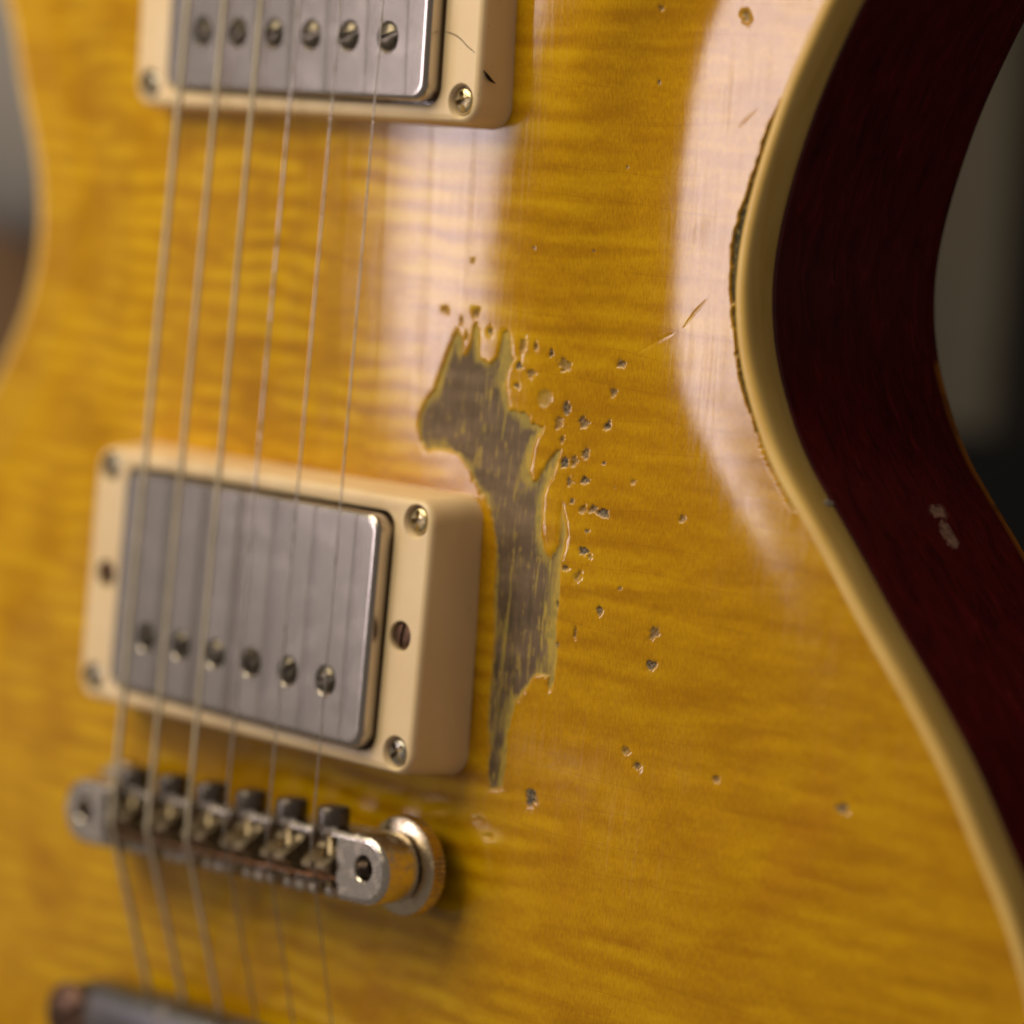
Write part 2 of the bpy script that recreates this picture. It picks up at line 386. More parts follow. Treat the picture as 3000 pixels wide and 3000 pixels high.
PATCH = np.array([(36.3, 87.6), (37.52, 86.42), (37.88, 84.36), (38.25, 83.74), (39.34, 85.42), (39.75, 87.54), (40.34, 89.32), (41.1, 87.88), (41.44, 85.13), (42.0, 83.56), (43.72, 83.13), (45.46, 83.86), (45.94, 86.44), (46.07, 88.06), (47.19, 88.66), (47.91, 87.3), (48.26, 84.8), (48.71, 83.92), (47.86, 82.23), (47.53, 79.9), (48.25, 77.43), (48.87, 75.88), (50.46, 76.15), (52.28, 75.52), (53.44, 74.26), (55.9, 73.82), (55.74, 72.89), (55.0, 72.13), (54.64, 70.49), (54.49, 68.41), (54.15, 66.54), (54.94, 65.02), (55.83, 64.89), (56.57, 66.8), (57.96, 69.0), (59.65, 70.66), (59.73, 69.19), (59.04, 67.29), (59.1, 65.93), (58.05, 64.44), (57.57, 62.79), (57.75, 60.06), (57.97, 57.8), (58.21, 56.47), (59.18, 54.4), (60.21, 53.42), (61.45, 55.32), (61.44, 57.88), (61.17, 60.42), (61.3, 62.51), (62.69, 59.57), (63.3, 57.08), (63.09, 55.0), (62.51, 53.14), (62.55, 51.34), (62.51, 48.51), (62.62, 45.43), (62.34, 42.81), (62.6, 39.49), (62.83, 37.71), (62.76, 35.12), (62.45, 32.74), (61.87, 31.62), (61.28, 32.57), (61.43, 34.14), (59.98, 34.06), (58.48, 33.58), (57.24, 31.96), (56.19, 29.98), (55.09, 28.76), (54.6, 26.59), (53.92, 23.35), (53.82, 20.19), (53.71, 17.03), (53.71, 14.41), (50.91, 13.8), (49.85, 16.38), (49.65, 20.03), (49.07, 25.2), (48.94, 30.45), (49.1, 35.73), (48.94, 40.96), (48.92, 46.21), (48.68, 51.4), (48.14, 55.25), (47.43, 57.0), (47.68, 56.58), (46.76, 59.25), (44.92, 61.59), (42.48, 63.64), (40.99, 65.57), (39.21, 67.25), (37.54, 67.89), (34.28, 68.02), (31.37, 67.59), (29.74, 68.84), (29.03, 70.89), (29.13, 73.25), (30.53, 75.74), (32.29, 77.79), (33.27, 80.92), (34.57, 84.08), (35.57, 86.96)])
DINGS = [(33.35, 90.93, 0.72, 0.69), (40.07, 91.03, 0.8, 0.86), (43.55, 88.27, 0.56, 0.69), (50.35, 86.52, 0.74, 1.36), (52.99, 86.49, 0.41, 0.85), (56.06, 85.9, 0.29, 0.85), (58.88, 84.02, 1.21, 1.1), (68.48, 85.14, 0.85, 0.75), (49.95, 83.21, 0.64, 0.68), (52.43, 82.15, 0.83, 0.68), (49.99, 79.94, 0.65, 0.51), (55.68, 78.42, 1.69, 1.86), (67.74, 80.5, 0.74, 0.75), (59.94, 77.11, 0.95, 1.18), (58.83, 74.61, 0.88, 1.01), (63.38, 75.32, 0.84, 0.92), (67.55, 75.22, 0.64, 0.75), (59.9, 72.16, 0.49, 0.76), (64.6, 70.51, 0.85, 0.92), (61.04, 68.69, 0.79, 1.01), (62.69, 69.03, 0.78, 1.0), (68.18, 69.36, 0.38, 0.33), (73.92, 66.93, 0.56, 0.49), (62.24, 65.58, 0.6, 0.75), (65.04, 66.31, 0.87, 0.75), (65.52, 61.68, 0.79, 0.75), (67.39, 61.89, 0.78, 0.75), (69.14, 61.5, 1.16, 0.91), (83.74, 62.32, 0.67, 0.65), (66.89, 58.27, 0.5, 0.5), (66.74, 55.02, 1.11, 0.75), (67.97, 54.32, 0.5, 0.59), (63.31, 52.04, 0.74, 0.59), (65.99, 50.92, 0.83, 0.93), (74.43, 50.04, 0.4, 0.42), (70.82, 46.01, 0.61, 0.75), (66.44, 41.75, 0.32, 1.19), (81.54, 43.98, 1.08, 0.99), (81.55, 38.77, 1.1, 0.83), (78.3, 24.67, 0.72, 0.74), (80.81, 22.71, 0.81, 0.82), (60.02, 14.29, 1.25, 1.44), (95.95, 22.98, 0.78, 0.8), (119.58, 22.43, 0.88, 0.87), (72.02, 141.44, 0.69, 0.57), (88.12, 140.82, 0.98, 0.89), (71.75, 129.92, 0.37, 0.41), (66.84, 116.34, 0.37, 0.33), (61.96, 102.71, 0.36, 0.34), (51.2, 102.44, 0.41, 0.34), (38.84, 99.44, 0.46, 0.34), (62.81, 39.35, 0.44, 0.51), (49.33, 8.4, 1.07, 0.52), (51.69, 6.01, 1.07, 0.52), (100.82, -14.35, 0.79, 0.48), (70.81, 65.66, 0.19, 0.17), (62.28, 45.91, 0.32, 0.68), (63.21, 62.7, 0.3, 0.67), (37.07, 89.48, 0.23, 0.78), (38.49, 86.99, 0.23, 0.69)]

def poly_sd(x, y, P):
    """signed distance to a polygon, positive inside"""
    out = np.empty(len(x)); A = P; B = np.roll(P, -1, 0); D = B - A; L = (D ** 2).sum(1)
    for i in range(0, len(x), 4000):
        px = x[i:i + 4000, None] - A[None, :, 0]; py = y[i:i + 4000, None] - A[None, :, 1]
        t = np.clip((px * D[:, 0] + py * D[:, 1]) / L, 0, 1)
        d = np.sqrt(((px - t * D[:, 0]) ** 2 + (py - t * D[:, 1]) ** 2).min(1))
        Y = y[i:i + 4000, None]; X = x[i:i + 4000, None]
        c = ((A[None, :, 1] > Y) != (B[None, :, 1] > Y))
        with np.errstate(divide='ignore', invalid='ignore'):
            xi = (B[None, :, 0] - A[None, :, 0]) * (Y - A[None, :, 1]) / (B[None, :, 1] - A[None, :, 1]) + A[None, :, 0]
        ins = ((c & (X < xi)).sum(1) % 2) == 1
        out[i:i + 4000] = np.where(ins, d, -d)
    return out

def build_top():
    gx = np.concatenate([np.arange(-168, 16, 1.5), np.arange(16, 27, .5), np.arange(27, 97, .19), np.arange(97, 130, .6), np.arange(130, 169, 1.2)])
    gy = np.concatenate([np.arange(-166, -6, 1.4), np.arange(-6, 5, .5), np.arange(5, 94, .18), np.arange(94, 146, .28), np.arange(146, 262, 1.4)])
    nx, ny = len(gx), len(gy)
    X, Y = np.meshgrid(gx, gy); x = X.ravel().copy(); y = Y.ravel().copy()
    d, nin, idx = rim_distance(x, y)
    keep = d > 0.9
    lowd = d < .6
    x = np.where(lowd, x + nin[:, 0] * (.6 - d), x); y = np.where(lowd, y + nin[:, 1] * (.6 - d), y); dz = np.where(lowd, .6, d)
    dc, _, _ = rim_distance(x, y, KDC, CARVE)
    # the recurve widens towards the horn, the carve towards the lower bout
    dc = np.maximum(dc, 0); kc = 1 - .30 * (1 - sstep(22, 60, y)) * sstep(-40, 30, x)
    gc = (.22 + .42 * sstep(100, 146, y)) * sstep(60, 85, y)
    dc = dc * kc * (1 - gc * (1 - sstep(10, 42, dc)) * sstep(0, 40, x))
    z = arch(dc); cap = ZE + .45 * dz
    z = np.where(y > 150, np.minimum(z, cap), z)
    wear_rimlight = np.zeros((len(x), 4), np.float32)
    # bare wood patch
    sel = np.where((x > 26) & (x < 70) & (y > 10) & (y < 94))[0]
    px, py = x[sel], y[sel]
    sd = poly_sd(px + .35 * fbm(px * 1.1, py * .5) , py + .9 * fbm(px * 1.4 + 40, py * .6), PATCH)
    sd = sd + .36 * fbm(px * 1.7, py * .45 + 9, 3) + .34 * (np.abs(fbm(px * 2.3 + 5, py * 1.5, 3)) - .12) + .10
    wf = .22 + 1.1 * np.clip(fbm(px * .22 + 3, py * .16 + 7, 2) * 2.2 + .12, 0, 1)
    step = np.clip((sd + .03) / (wf + .03), 0, 1); step = step * step * (3 - 2 * step)
    z[sel] -= .052 * np.clip((sd + .62 + .5 * fbm(px * .8, py * .8 + 30, 2)) / .62, 0, 1.3) ** 2
    sd2 = poly_sd(px + 1.2, py + .5, PATCH) + .5 * fbm(px * 1.7, py * .45 + 9, 3)
    z[sel] += -.22 * step
    tb = np.clip((sd - .02 + .5 * wf * fbm(px * 3, py * .7, 2)) / (wf * .8 + .06), 0, 1); wear_rimlight[sel, 0] = tb * tb * (3 - 2 * tb)
    lw = np.where(px < 35.5, 1.0, 2.4)
    inn = np.clip(np.minimum(sd * lw, sd2 + .5) * np.exp(2.6 * fbm(px * .3 + 11, py * .18, 2)) / 4.0, 0, 1)
    # strands of stained wood left standing along the grain
    rg = np.random.RandomState(21)
    strands = [(51.6, 38, 19, .26), (53.2, 26, 9, .2), (54.2, 24, 7, .18), (50.6, 30, 14, .16), (57.6, 49, 4.0, .22), (47.8, 73, 3.0, .25), (57.0, 38, 4.2, .2), (42.5, 67.5, 1.8, .2)]
    for k in range(12):
        yy = rg.uniform(16, 86); strands.append((rg.uniform(49, 64) if yy < 62 else rg.uniform(33, 54), yy, rg.uniform(1.0, 4.0), rg.uniform(.06, .15)))
    for (cx, cy, hl, hw) in strands:
        q = np.where(np.abs(py - cy) < hl)[0]
        t_ = (py[q] - cy) / hl
        ax = cx + .35 * fbm(py[q] * .35, py[q] * 0 + cx, 2) + .06 * (py[q] - cy)
        inn[q] *= 1 - .95 * np.exp(-((px[q] - ax) / (hw * (1.05 - t_ ** 2) + .02)) ** 2)
    wear_rimlight[sel, 1] = inn
    # dents and chips
    for i, (cx, cy, rx, ry) in enumerate(DINGS):
        R = max(rx, ry) * 2.2
        s = np.where((np.abs(x - cx) < R) & (np.abs(y - cy) < R))[0]
        if len(s) == 0: continue
        ux = (x[s] - cx) / rx; uy = (y[s] - cy) / ry; a = np.arctan2(uy, ux)
        r = np.hypot(ux, uy) * (1 + .38 * fbm(np.cos(a) * 1.3 + i * 5.1, np.sin(a) * 1.3 + i * 2.3, 2) * 2) + .95 * fbm(x[s] * 2.2 + i, y[s] * 2.2, 3)
        if i == 11: r = np.hypot(ux, uy) + .25 * fbm(x[s] * 1.2, y[s] * 1.2, 2)
        m = (1 - sstep(.62, 1.0, r)) * (.45 + .55 * ((i * 37) % 11) / 10)
        dep = .24 * min(1, max(rx, ry) / .8)
        z[s] += -dep * (1 - sstep(.35, 1.05, r)) - .05 * min(1, max(rx, ry) / .8) * np.clip((1.9 - r) / .9, 0, 1) ** 2
        if i in (11,):
            wear_rimlight[s, 0] = np.maximum(wear_rimlight[s, 0], m); wear_rimlight[s, 1] = np.maximum(wear_rimlight[s, 1], m * .12)
        elif i in (52, 53):
            pass
        else:
            wear_rimlight[s, 2] = np.maximum(wear_rimlight[s, 2], m)
    # scratches
    for (x0, y0, x1, y1, w) in ((79.6, 91.6, 84.6, 96.9, .16), (70.6, 86.7, 78.0, 90.9, .26), (87.8, 123.1, 92.3, 126.9, .15)):
        s = np.where((x > min(x0, x1) - 1) & (x < max(x0, x1) + 1) & (y > min(y0, y1) - 1) & (y < max(y0, y1) + 1))[0]
        L = math.hypot(x1 - x0, y1 - y0); ux, uy = (x1 - x0) / L, (y1 - y0) / L
        t = (x[s] - x0) * ux + (y[s] - y0) * uy; q = np.abs(-(x[s] - x0) * uy + (y[s] - y0) * ux - .25 * np.sin(t / L * 3.1))
        ww = w * 2.0 * np.clip(np.sin(np.clip(t / L, 0, 1) * math.pi), 0, 1) + 1e-3
        z[s] -= .05 * np.exp(-(q / (.6 * ww)) ** 2) * ((t > 0) & (t < L))
    # finish flaked off along the binding at the waist
    s = np.where((d < 5) & (x > 60) & (y > 66) & (y < 130))[0]
    arc = idx[s] * .6
    env = (.35 + .65 * sstep(70, 86, y[s])) * (1 - sstep(122, 130, y[s]))
    wid = env * (.85 + 1.3 * np.maximum(0, fbm(arc * .16, arc * 0 + 3.3, 3)) + 1.3 * fbm(arc * 1.1, arc * 0 + 8.3, 3) + .75 * np.exp(-((y[s] - 105) / 7) ** 2))
    e = 1.95 + wid - d[s] + .2 * fbm(x[s] * 2, y[s] * 2, 2)
    m = sstep(-.05, .2, e) * (wid > .12)
    wear_rimlight[s, 3] = m; z[s] -= .45 * m
    # faces
    I = np.arange(nx * ny).reshape(ny, nx)
    q = np.stack([I[:-1, :-1], I[:-1, 1:], I[1:, 1:], I[1:, :-1]], -1).reshape(-1, 4)
    q = q[keep[q].any(1) & (d[q] > -4).all(1)]
    used = np.zeros(nx * ny, bool); used[q.ravel()] = True
    new = np.cumsum(used) - 1; q = new[q]
    co = np.stack([x, y, z], 1)[used] * MM
    me = bpy.data.meshes.new('body_top')
    me.vertices.add(len(co)); me.vertices.foreach_set('co', co.astype(np.float32).ravel())
    me.loops.add(q.size); me.loops.foreach_set('vertex_index', q.astype(np.int32).ravel())
    me.polygons.add(len(q)); me.polygons.foreach_set('loop_start', np.arange(0, q.size, 4, dtype=np.int32))
    me.update(calc_edges=True); me.validate()
    at = me.attributes.new('wear_rimlight', 'FLOAT_COLOR', 'POINT'); at.data.foreach_set('color', wear_rimlight[used].ravel())
    o = link_mesh('body_top', me, M['top'], guitar, angle=None); me.shade_smooth()
    o['label'] = 'carved amber flame maple top with a bare wood patch and dents'
    return o
build_top()

def sweep(name, prof, mat, closed, cap=False, sub=1):
    """prof: (inward offset, z) pairs swept round the outline"""
    O = OUT[::sub]; N = NIN[::sub]; n = len(O); v = []
    for dd, zz in prof:
        q = O + N * dd
        v += [(a, b, zz) for a, b in q.tolist()]
    f = []; m = len(prof)
    for j in range(m if closed else m - 1):
        a = j * n; b = ((j + 1) % m) * n
        f += [(a + i, a + (i + 1) % n, b + (i + 1) % n, b + i) for i in range(n)]
    if cap: f.append(tuple(range((m - 1) * n, m * n)))
    return mesh(name, v, f)

bprof = [(2.0, ZE - .9), (2.0, ZE + .06), (1.7, ZE + .16), (1.2, ZE + .18), (.75, ZE + .12), (.38, ZE - .06), (.12, ZE - .38), (-.04, ZE - .85), (-.07, ZE - 1.5), (-.07, ZE - 6.0), (.1, ZE - 6.25), (.8, ZE - 6.3)]
bo = link_mesh('binding', sweep('binding', bprof, None, False), M['binding'], guitar, angle=60)
bo['label'] = 'aged cream binding strip round the edge of the top'
sprof = [(.9, ZE - 6.15), (.22, ZE - 6.2), (0, ZE - 6.45)] + [(0, z) for z in np.arange(ZE - 7.2, -53.6, -.75)] + [(.25, -54.9), (.9, -56.1), (1.9, -56.8), (3.2, -57.1)]
sm = sweep('body_back', sprof, None, False, True)
nv = len(sm.vertices); cs = np.empty(nv * 3, np.float32); sm.vertices.foreach_get('co', cs); cs = cs.reshape(-1, 3) * 1000
w = np.zeros((nv, 4), np.float32); w[:, 1] = sstep(-53.4, -54.6, cs[:, 2]) * (cs[:, 1] < 90)  # mask for the painted rim light along the lower back edge
for (cx, cy, cz, rs, rz) in ((109.3, 65.9, -39.6, 1.5, 2.0), (111.2, 63.9, -38.9, 1.5, 1.3), (112.7, 62.3, -38.4, 1.8, 1.5), (118.4, 56.2, -17.5, .6, .6), (108.9, 66.4, -14.4, 1.0, .6), (97.4, 82.5, -14.5, .5, .35)):
    ds = np.hypot(cs[:, 0] - cx, cs[:, 1] - cy) / rs; dz_ = (cs[:, 2] - cz) / rz
    r = np.hypot(ds, dz_) + 1.1 * fbm(cs[:, 1] * 1.1, cs[:, 2] * 1.1, 3)
    m = 1 - sstep(.75, 1.05, r); w[:, 0] = np.maximum(w[:, 0], m)
at = sm.attributes.new('wear_rimlight', 'FLOAT_COLOR', 'POINT'); at.data.foreach_set('color', w.ravel())
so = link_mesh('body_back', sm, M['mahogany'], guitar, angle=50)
so['label'] = 'dark cherry mahogany back and sides with a chipped spot'
def chip_pts(r, z, k): return [(r * (1 + .3 * math.sin(i * 2.3 + k)) * math.cos(2 * math.pi * i / 11) * 1.25, r * (1 + .3 * math.cos(i * 1.7 + k)) * math.sin(2 * math.pi * i / 11) * .8, z) for i in range(11)]
chipm = mesh('chip', *loft([chip_pts(.95, -.5, 0), chip_pts(.85, .06, 1), chip_pts(.5, .22, 2), chip_pts(.15, .16, 3)]))
ci = min(range(len(OUT)), key=lambda i: (OUT[i][0] - 107.4) ** 2 + (OUT[i][1] - 67.2) ** 2)
link_mesh('chip', chipm, mat_plain('grey_chipped_finish', (.26, .225, .195)), bo, (OUT[ci][0] + .02, OUT[ci][1] + .02, ZE - 5.5), (0, math.pi / 2, math.atan2(-NIN[ci][1], -NIN[ci][0])))

# ------------------------------------------------------------------ shared small hardware meshes
def dome_head(r, h, edge, n=30):
    prof = [(r * .92, -2.5), (r, -edge - .02), (r, -edge)]
    for i in range(1, 8):
        a = i / 7 * math.pi / 2; prof.append((max(.02, r * math.cos(a)), -edge + (edge + h) * math.sin(a)))
    return lathe(prof, n)
pole_me = cut(mesh('pole_screw', *dome_head(2.42, .8, .25)), boxm(-3, 3, -.46, .46, -.05, 2))
ph = mesh('ring_screw', *dome_head(2.12, .36, .12))
ph = cut(ph, boxm(-1.7, 1.7, -.47, .47, -.75, 2)); phillips_me = cut(ph, boxm(-.471, .469, -1.7, 1.701, -.752, 2.1))
adj_me = cut(mesh('height_screw', *dome_head(2.15, .35, .1)), boxm(-3, 3, -.35, .35, -.3, 2))

# ------------------------------------------------------------------ pickups
def rloop(hx, hy, r, fz): return [(x, y, fz(x, y)) for x, y in rr(hx, hy, r)]
def pickup(yc, zc, sl, lab, pole_rot, screw_rot, screw_mats, base_z):
    LX, LY = 44.5, 22.5; ct = .030
    T = lambda h: (lambda x, y: zc - sl * y + h)
    TC = lambda h: (lambda x, y: zc - sl * y + h + ct * x)
    B = lambda h: (lambda x, y: base_z + h)
    loops = [rloop(LX + .9, LY + .9, 4.2, B(0)), rloop(LX + .62, LY + .62, 4.0, B(2.2)), rloop(LX + .1, LY + .1, 3.8, T(-1.15)), rloop(LX - .12, LY - .12, 3.7, T(-.5)), rloop(LX - .5, LY - .5, 3.5, T(-.14)), rloop(LX - 1.1, LY - 1.1, 3.2, T(0)),
             rloop(35.85, 20.2, 3.3, T(0)), rloop(35.6, 19.95, 3.1, T(-.12)), rloop(35.5, 19.85, 3.0, T(-.4)), rloop(35.5, 19.85, 3.0, B(0))]
    v, f = loft(loops, closed=True)
    me = mesh('pickup_ring', v, f)
    cs = []
    for a in (-1, 1):
        for b in (-1, 1):
            z = zc - sl * b * 19
            cs.append(lathe([(2.30, z - 1.3), (2.42, z - .7), (2.85, z - .12), (3.0, z + .06), (3.0, z + 2)], 26, a * 40.5, b * 19.0))
        cs.append(lathe([(2.45, zc - 3.0), (2.45, zc - .25), (2.65, zc + .06), (2.65, zc + 2)], 26, a * 39.2, 0))
    me = cut(me, join(cs))
    ring = link_mesh('pickup_ring', me, M['cream'], guitar, (0, yc, 0), angle=32)
    ring['label'] = lab
    # cover
    CX, CY = 35.0, 19.4; hc = 1.9
    loops = [rloop(CX, CY, 3.0, T(-4)), rloop(CX, CY, 3.0, TC(hc - .9))]
    for i in range(1, 6):
        a = i / 5 * math.pi / 2; k = .9
        loops.append(rloop(CX - k * (1 - math.cos(a)), CY - k * (1 - math.cos(a)), 3.0 - k * .6 * (1 - math.cos(a)), TC(hc - k + k * math.sin(a))))
    for q in (.5, 3.0): loops.append(rloop(CX - k - q, CY - k - q, 2.2, TC(hc)))
    cm = mesh('pickup_cover', *loft(loops))
    holes = []
    for i in range(6):
        z = zc - sl * -9.3 + hc + ct * (i - 2.5) * 9.97; holes.append(lathe([(2.58, z - 1.6), (2.58, z - .16), (2.74, z + .03), (2.74, z + 1)], 30, (i - 2.5) * 9.97, -9.3))
    cm = cut(cm, join(holes))
    link_mesh('pickup_cover', cm, M['nickel'], ring, angle=30)
    tilt = (-math.atan(sl), 0, 0)
    for i in range(6):
        link_mesh('pole_screw', pole_me, M['pole'], ring, ((i - 2.5) * 9.97, -9.3, zc + sl * 9.3 + hc - .12 + ct * (i - 2.5) * 9.97), (-math.atan(sl), 0, math.radians(pole_rot[i])), angle=None if i else 40)
    k = 0
    for a in (-1, 1):
        for b in (-1, 1):
            mm = phillips_me if screw_mats[k] == 'brass' else phillips2_me
            link_mesh('ring_screw', mm, M[screw_mats[k]], ring, (a * 40.5, b * 19.0, zc - sl * b * 19 - .62), (-math.atan(sl), 0, math.radians(screw_rot[k])), angle=40)
            k += 1
        link_mesh('height_screw', adj_me, M['red_brown'], ring, (a * 39.2, 0, zc - .75), (-math.atan(sl), 0, math.radians(82 if a > 0 else 40)), angle=40)
    return ring
phillips2_me = phillips_me.copy()
rb = pickup(38.0, 10.0, .037, 'cream bridge pickup ring between the bare patch and the bridge', (70, 35, 20, 60, 48, 22), (20, 70, 40, 8), ('steelscrew', 'steelscrew', 'steelscrew', 'brass'), -1.2)
rn = pickup(144.1, 5.3, .002, 'cream neck pickup ring at the top of the picture with a hairline crack', (75, 60, 30, 10, 24, 20), (20, 70, 15, 40), ('steelscrew', 'steelscrew', 'brass', 'brass'), -2.6)
# hairline crack and chip in the neck ring
def tube(path, r, n=8, taper=None):
    P = [Vector(p) for p in path]; loops = []; up = Vector((0.13, 0.1, 1)).normalized()
    for i, p in enumerate(P):
        t = (P[min(i + 1, len(P) - 1)] - P[max(i - 1, 0)]).normalized(); a = t.cross(up)
        if a.length < 1e-3: a = t.cross(Vector((1, 0, 0)))
        a.normalize(); b = t.cross(a); rad = r[i] if isinstance(r, (list, tuple)) else r
        loops.append([tuple(p + rad * (math.cos(2 * math.pi * k / n) * a + math.sin(2 * math.pi * k / n) * b)) for k in range(n)])
    return loft(loops)
link_mesh('hairline_crack', mesh('hairline_crack', *tube([(35.9, -8.0, 5.30), (37.2, -8.2, 5.31), (38.6, -8.6, 5.31), (39.8, -9.2, 5.31), (41.4, -10.3, 5.31), (43.2, -11.2, 5.31)], [.04, .09, .10, .08, .09, .05], 6)), M['hole'], rn)

link_mesh('chip', mesh('chip', *tube([(44.75, -13.9, 4.75), (45.0, -14.8, 4.0), (45.1, -15.4, 3.3), (45.5, -15.9, 2.6)], [.05, .30, .26, .06], 7)), M['hole'], rn)

# ------------------------------------------------------------------ strings
SX = [(-23.69, -25.1), (-13.76, -15.02), (-4.0, -4.45), (5.75, 5.35), (16.45, 16.35), (26.95, 27.6)]   # x at y=121 and y=15
SR = [.54, .46, .40, .22, .17, .14]
ZS = lambda y: 16.3 - .037 * y
BA = math.atan2(3.6, 74.9)                                # the bridge stands slightly askew
BY = lambda x: -2.5 + (x - .95) * math.tan(BA)
for i, (xa, xb) in enumerate(SX):
    fx = lambda y: xb + (xa - xb) * (y - 15.3) / 106.0
    xs = fx(-3); ys = BY(xs) + (1.2 if i > 2 else -.6)
    path = [(fx(y), y, ZS(y)) for y in (215, 170, 120, 70, 25, ys + 3)]
    path += [(xs, ys + .6, ZS(ys) - .02), (xs, ys - .4, ZS(ys) - .12), (xs, ys - 1.4, ZS(ys) - .55)]
    xt = -26.2 + i * 10.4
    zt = 4.6 + .25 * i
    for t in (.2, .5, .8, 1.0):
        path.append((xs + (xt - xs) * t, ys - 1.4 + (-37.5 - ys + 1.4) * t, ZS(ys) - .55 + (zt - ZS(ys) + .55) * t))
    o = link_mesh('guitar_string', mesh('guitar_string', *tube(path, SR[i], 10)), M['wound' if i < 3 else 'plain'], guitar)

# ------------------------------------------------------------------ bridge
def stadium(hl, r, n=16):
    pts = []
    for i in range(n + 1): a = -math.pi / 2 + math.pi * i / n; pts.append((hl + r * math.cos(a), r * math.sin(a)))
    for i in range(n + 1): a = math.pi / 2 + math.pi * i / n; pts.append((-hl + r * math.cos(a), r * math.sin(a)))
    return pts
HL = 37.5; BR = 5.8; ZB = 14.2
def st(r, z): return [(x, y, z) for x, y in stadium(HL, r)]
bm_ = mesh('bridge', *loft([st(BR - .5, 6.6), st(BR, 7.1), st(BR, ZB - .9), st(BR - .12, ZB - .5), st(BR - .4, ZB - .2), st(BR - .9, ZB), st(BR - 1.2, ZB)]))
bm_ = cut(bm_, join([boxm(-31.5, 31.0, -4.0, 4.7, 8.4, 20), lathe([(2.15, 9), (2.15, 14), (2.5, 14.4), (2.5, 18)], 22, HL, .4), lathe([(2.15, 9), (2.15, 14), (2.5, 14.4), (2.5, 18)], 22, -HL, .4)]))
bcut = []
for i in range(6):
    x = -26 + i * 10.6
    bcut.append(boxm(x - 1.4, x + 1.4, -7, -3.0, 11.0, 18)); bcut.append(boxm(x + 2.6, x + 4.6, -7, -3.0, 12.2, 18)); bcut.append(boxm(x - 4.6, x - 2.6, -7, -3.0, 12.2, 18)); bcut.append(boxm(x - 2.6, x + 2.6, 3.5, 7, 12.6, 18))
bm_ = cut(bm_, join(bcut))
bridge = link_mesh('bridge', bm_, M['chrome'], guitar, (.95, -2.5, 0), (0, 0, BA), angle=30)
bridge['label'] = 'chromed tune bridge with six saddles below the lower pickup'
wheel_pts = []
nk = 58
def wl(r, z, k=0): return [((r - (k if i % 2 else 0)) * math.cos(2 * math.pi * i / (2 * nk)), (r - (k if i % 2 else 0)) * math.sin(2 * math.pi * i / (2 * nk)), z) for i in range(2 * nk)]
wheel_me = mesh('thumbwheel', *loft([wl(7.2, 0), wl(8.2, .25, .2), wl(8.4, .5, .6), wl(8.4, 2.5, .6), wl(8.2, 2.75, .2), wl(7.6, 2.95), wl(5.0, 3.1), wl(2.2, 3.15)]))
post_me = mesh('post', *lathe([(2.0, -4)] + [(2.0 - (.22 if j % 2 else 0), -3 + j * .45) for j in range(30)] + [(1.6, 10.8)], 20))
for a in (-1, 1):
    link_mesh('thumbwheel', wheel_me, M['wheel'], bridge, (a * HL, 0, 3.1), angle=40)
    link_mesh('post', post_me, M['dark'], bridge, (a * HL, .4 * 0, 0), angle=40)
def q4(hx, y0, y1, z): return [(-hx, y0, z), (hx, y0, z), (hx, y1, z), (-hx, y1, z)]
sad_me = mesh('saddle', *loft([q4(3.3, -3.2, 3.4, 8.6), q4(3.3, -3.2, 3.4, 11.6), q4(3.2, -2.2, 2.6, 12.2), q4(3.1, -.3, .9, 15.5), q4(2.8, .05, .55, 15.95)]))
sad_me = cut(sad_me, join([boxm(-.55, .55, -5, 5, 15.3, 18), boxm(-1.3, 1.3, -4, -.6, 9.0, 14.2), boxm(-1.3, 1.3, 1.6, 5, 9.0, 13.4)]))
sc_body = []
def ycyl(r, y0, y1, z, n=14): return [[(r * math.cos(2 * math.pi * i / n), y, z + r * math.sin(2 * math.pi * i / n)) for i in range(n)] for y in (y0, y1)]
head = loft([[(r * math.cos(2 * math.pi * i / 22), y, 11.6 + r * math.sin(2 * math.pi * i / 22)) for i in range(22)] for r, y in ((2.2, 5.9), (2.75, 6.1), (2.75, 8.6), (2.5, 9.0))])
screw_me = cut(mesh('saddle_screw', *head), boxm(-4, 4, 8.3, 11, 11.25, 11.95))
shaft = mesh('screw_shaft', *loft([[(r * math.cos(2 * math.pi * i / 14), y, 11.6 + r * math.sin(2 * math.pi * i / 14)) for i in range(14)] for y, r in [(-5.3, .9)] + [(-5.0 + j * .3, 1.15 if j % 2 else .92) for j in range(37)]]))
for i in range(6):
    x = -26 + i * 10.6
    off = (.9, .2, -.6, .8, .2, -.4)[i]
    link_mesh('saddle', sad_me, M['saddle'], bridge, (x, off * .3, 0), (0, 0, math.pi if i > 2 else 0), angle=25)
    link_mesh('saddle_screw', screw_me, M['dark'], bridge, (x, 0, 0), (0, 0, 0), angle=40)
    link_mesh('screw_shaft', shaft, M['saddle'], bridge, (x, 0, 0), angle=40)
link_mesh('retaining_wire', mesh('retaining_wire', *tube([(-33, -2.6, 13.2), (-20, -2.8, 13.25), (0, -2.8, 13.3), (20, -2.8, 13.25), (32, -2.5, 13.2)], .20, 8)), M['copper'], bridge)

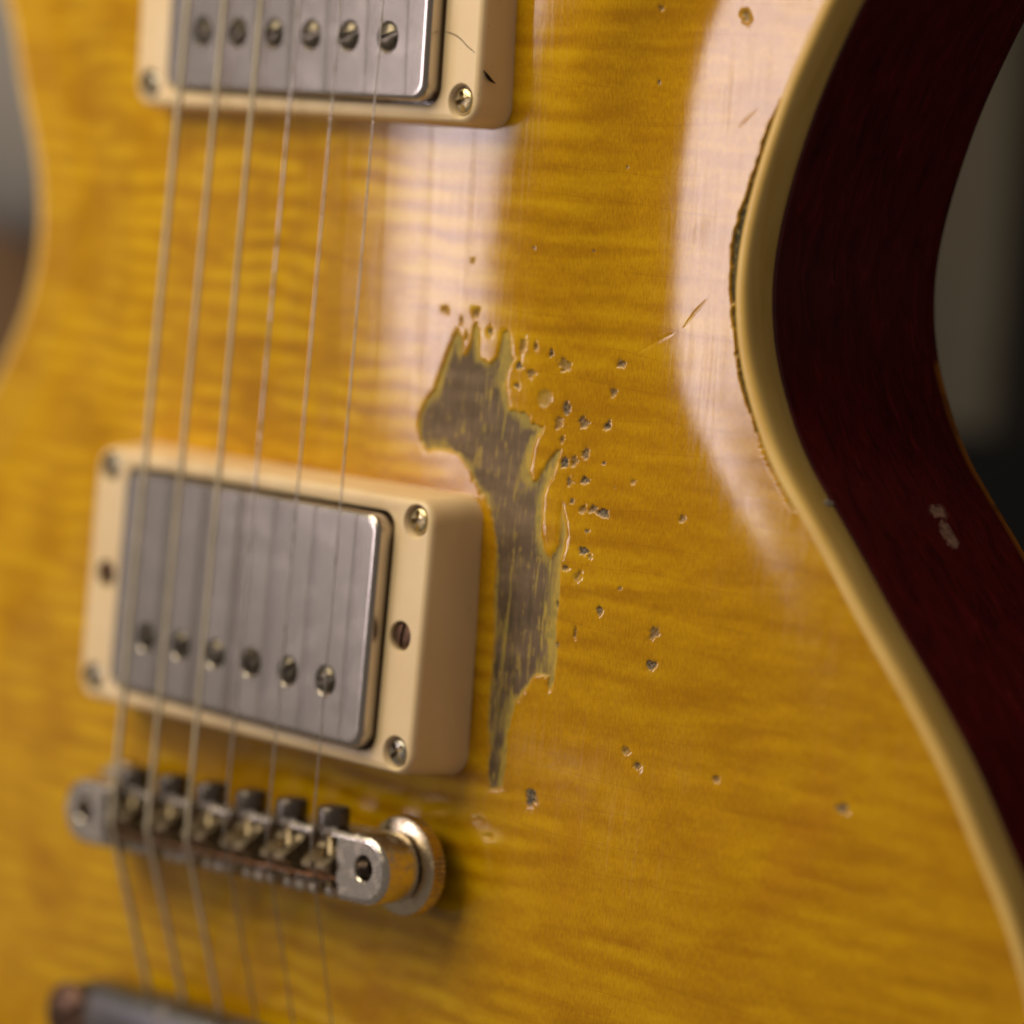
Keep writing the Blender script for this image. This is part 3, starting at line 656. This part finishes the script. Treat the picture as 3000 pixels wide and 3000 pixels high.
# ------------------------------------------------------------------ tailpiece
def sq(x, hy, h, zc, n=28, e=3.2, yo=0):
    pts = []
    for i in range(n):
        a = 2 * math.pi * i / n; c, s = math.cos(a), math.sin(a)
        pts.append((x, yo + hy * math.copysign(abs(c) ** (2 / e), c), zc + h * math.copysign(abs(s) ** (2 / e), s)))
    return pts
secs = [(-44.5, 3.0, 1.8), (-43.8, 5.2, 3.2), (-41, 6.4, 3.8), (-38, 6.8, 4.1), (-36.5, 7.3, 4.9), (-34, 7.6, 5.2), (34, 7.6, 5.2), (36.5, 7.3, 4.9), (38, 6.8, 4.1), (41, 6.4, 3.8), (43.8, 5.2, 3.2), (44.5, 3.0, 1.8)]
tv, tf = loft([sq(x, hy, h, 6.6 - (5.2 - h) * .25) for x, hy, h in secs])
tail = link_mesh('tailpiece', mesh('tailpiece', tv, tf), M['tail'], guitar, (-.6, -42.6, 0), (0, 0, math.radians(1.0)), angle=50)
tail['label'] = 'dull metal stop tailpiece at the bottom left corner'
stud_me = cut(mesh('stud', *lathe([(3, -4), (3, 9.3), (6.0, 9.5), (6.3, 10.2), (6.0, 11.2), (4.6, 12.0), (.3, 12.3)], 30)), boxm(-8, 8, -.7, .7, 11, 14))
for a in (-1, 1): link_mesh('stud', stud_me, M['red_brown'], tail, (a * 41.5, 0, 0), (0, 0, .5), angle=40)  # the stud's reddish-brown reflection is put into its metal colour

# ------------------------------------------------------------------ what shows behind
def simple(name, me, mat, label=None, cat=None, kind=None, loc=(0, 0, 0), rz=0, angle=40):
    o = link_mesh(name, me, mat, None, angle=angle)
    o.matrix_world = UP @ Matrix.Translation(Vector(loc) * MM) @ Matrix.Rotation(rz, 4, 'Z')
    if label: o['label'] = label; o['category'] = cat
    if kind: o['kind'] = kind
    return o
simple('backdrop', mesh('backdrop', *boxm(-2600, 1400, -1200, 1400, -1320, -1300)), M['black'], kind='structure')
post = mesh('grey_post', *loft([[(x, y, z) for x, z in rr(25, 6, 1.5, 4)] for y in (-98, 500)]))
simple('grey_post', post, M['greige'], 'blurred greige upright post behind the guitar on the right', 'post', loc=(-151, 150, -356))
simple('brown_board', mesh('brown_board', *boxm(-140, 80, -400, 90, -20, 0)), M['brownw'], 'blurred dark brown board behind the guitar on the left', 'board', loc=(-315, 60, -185))
cv = []
nu, nvv = 28, 16
for j in range(nvv + 1):
    b = -math.pi / 2 + math.pi * j / nvv; row = []
    for i in range(nu):
        a = 2 * math.pi * i / nu; e = .75
        cb, sb_ = math.cos(b), math.sin(b); ca, sa = math.cos(a), math.sin(a)
        f_ = lambda v, e: math.copysign(abs(v) ** e, v)
        row.append((75 * f_(max(cb, .001), e) * f_(ca, e), 120 * f_(max(cb, .001), e) * f_(sa, e), 22 * f_(sb_, 1) + 2 * math.sin(a * 3 + b)))
    cv.append(row)
simple('grey_cushion', mesh('grey_cushion', *loft(cv)), M['greyc'], 'blurred pale grey cushion behind the upper left edge of the guitar', 'cushion', loc=(-302, 204, -150), rz=.45)
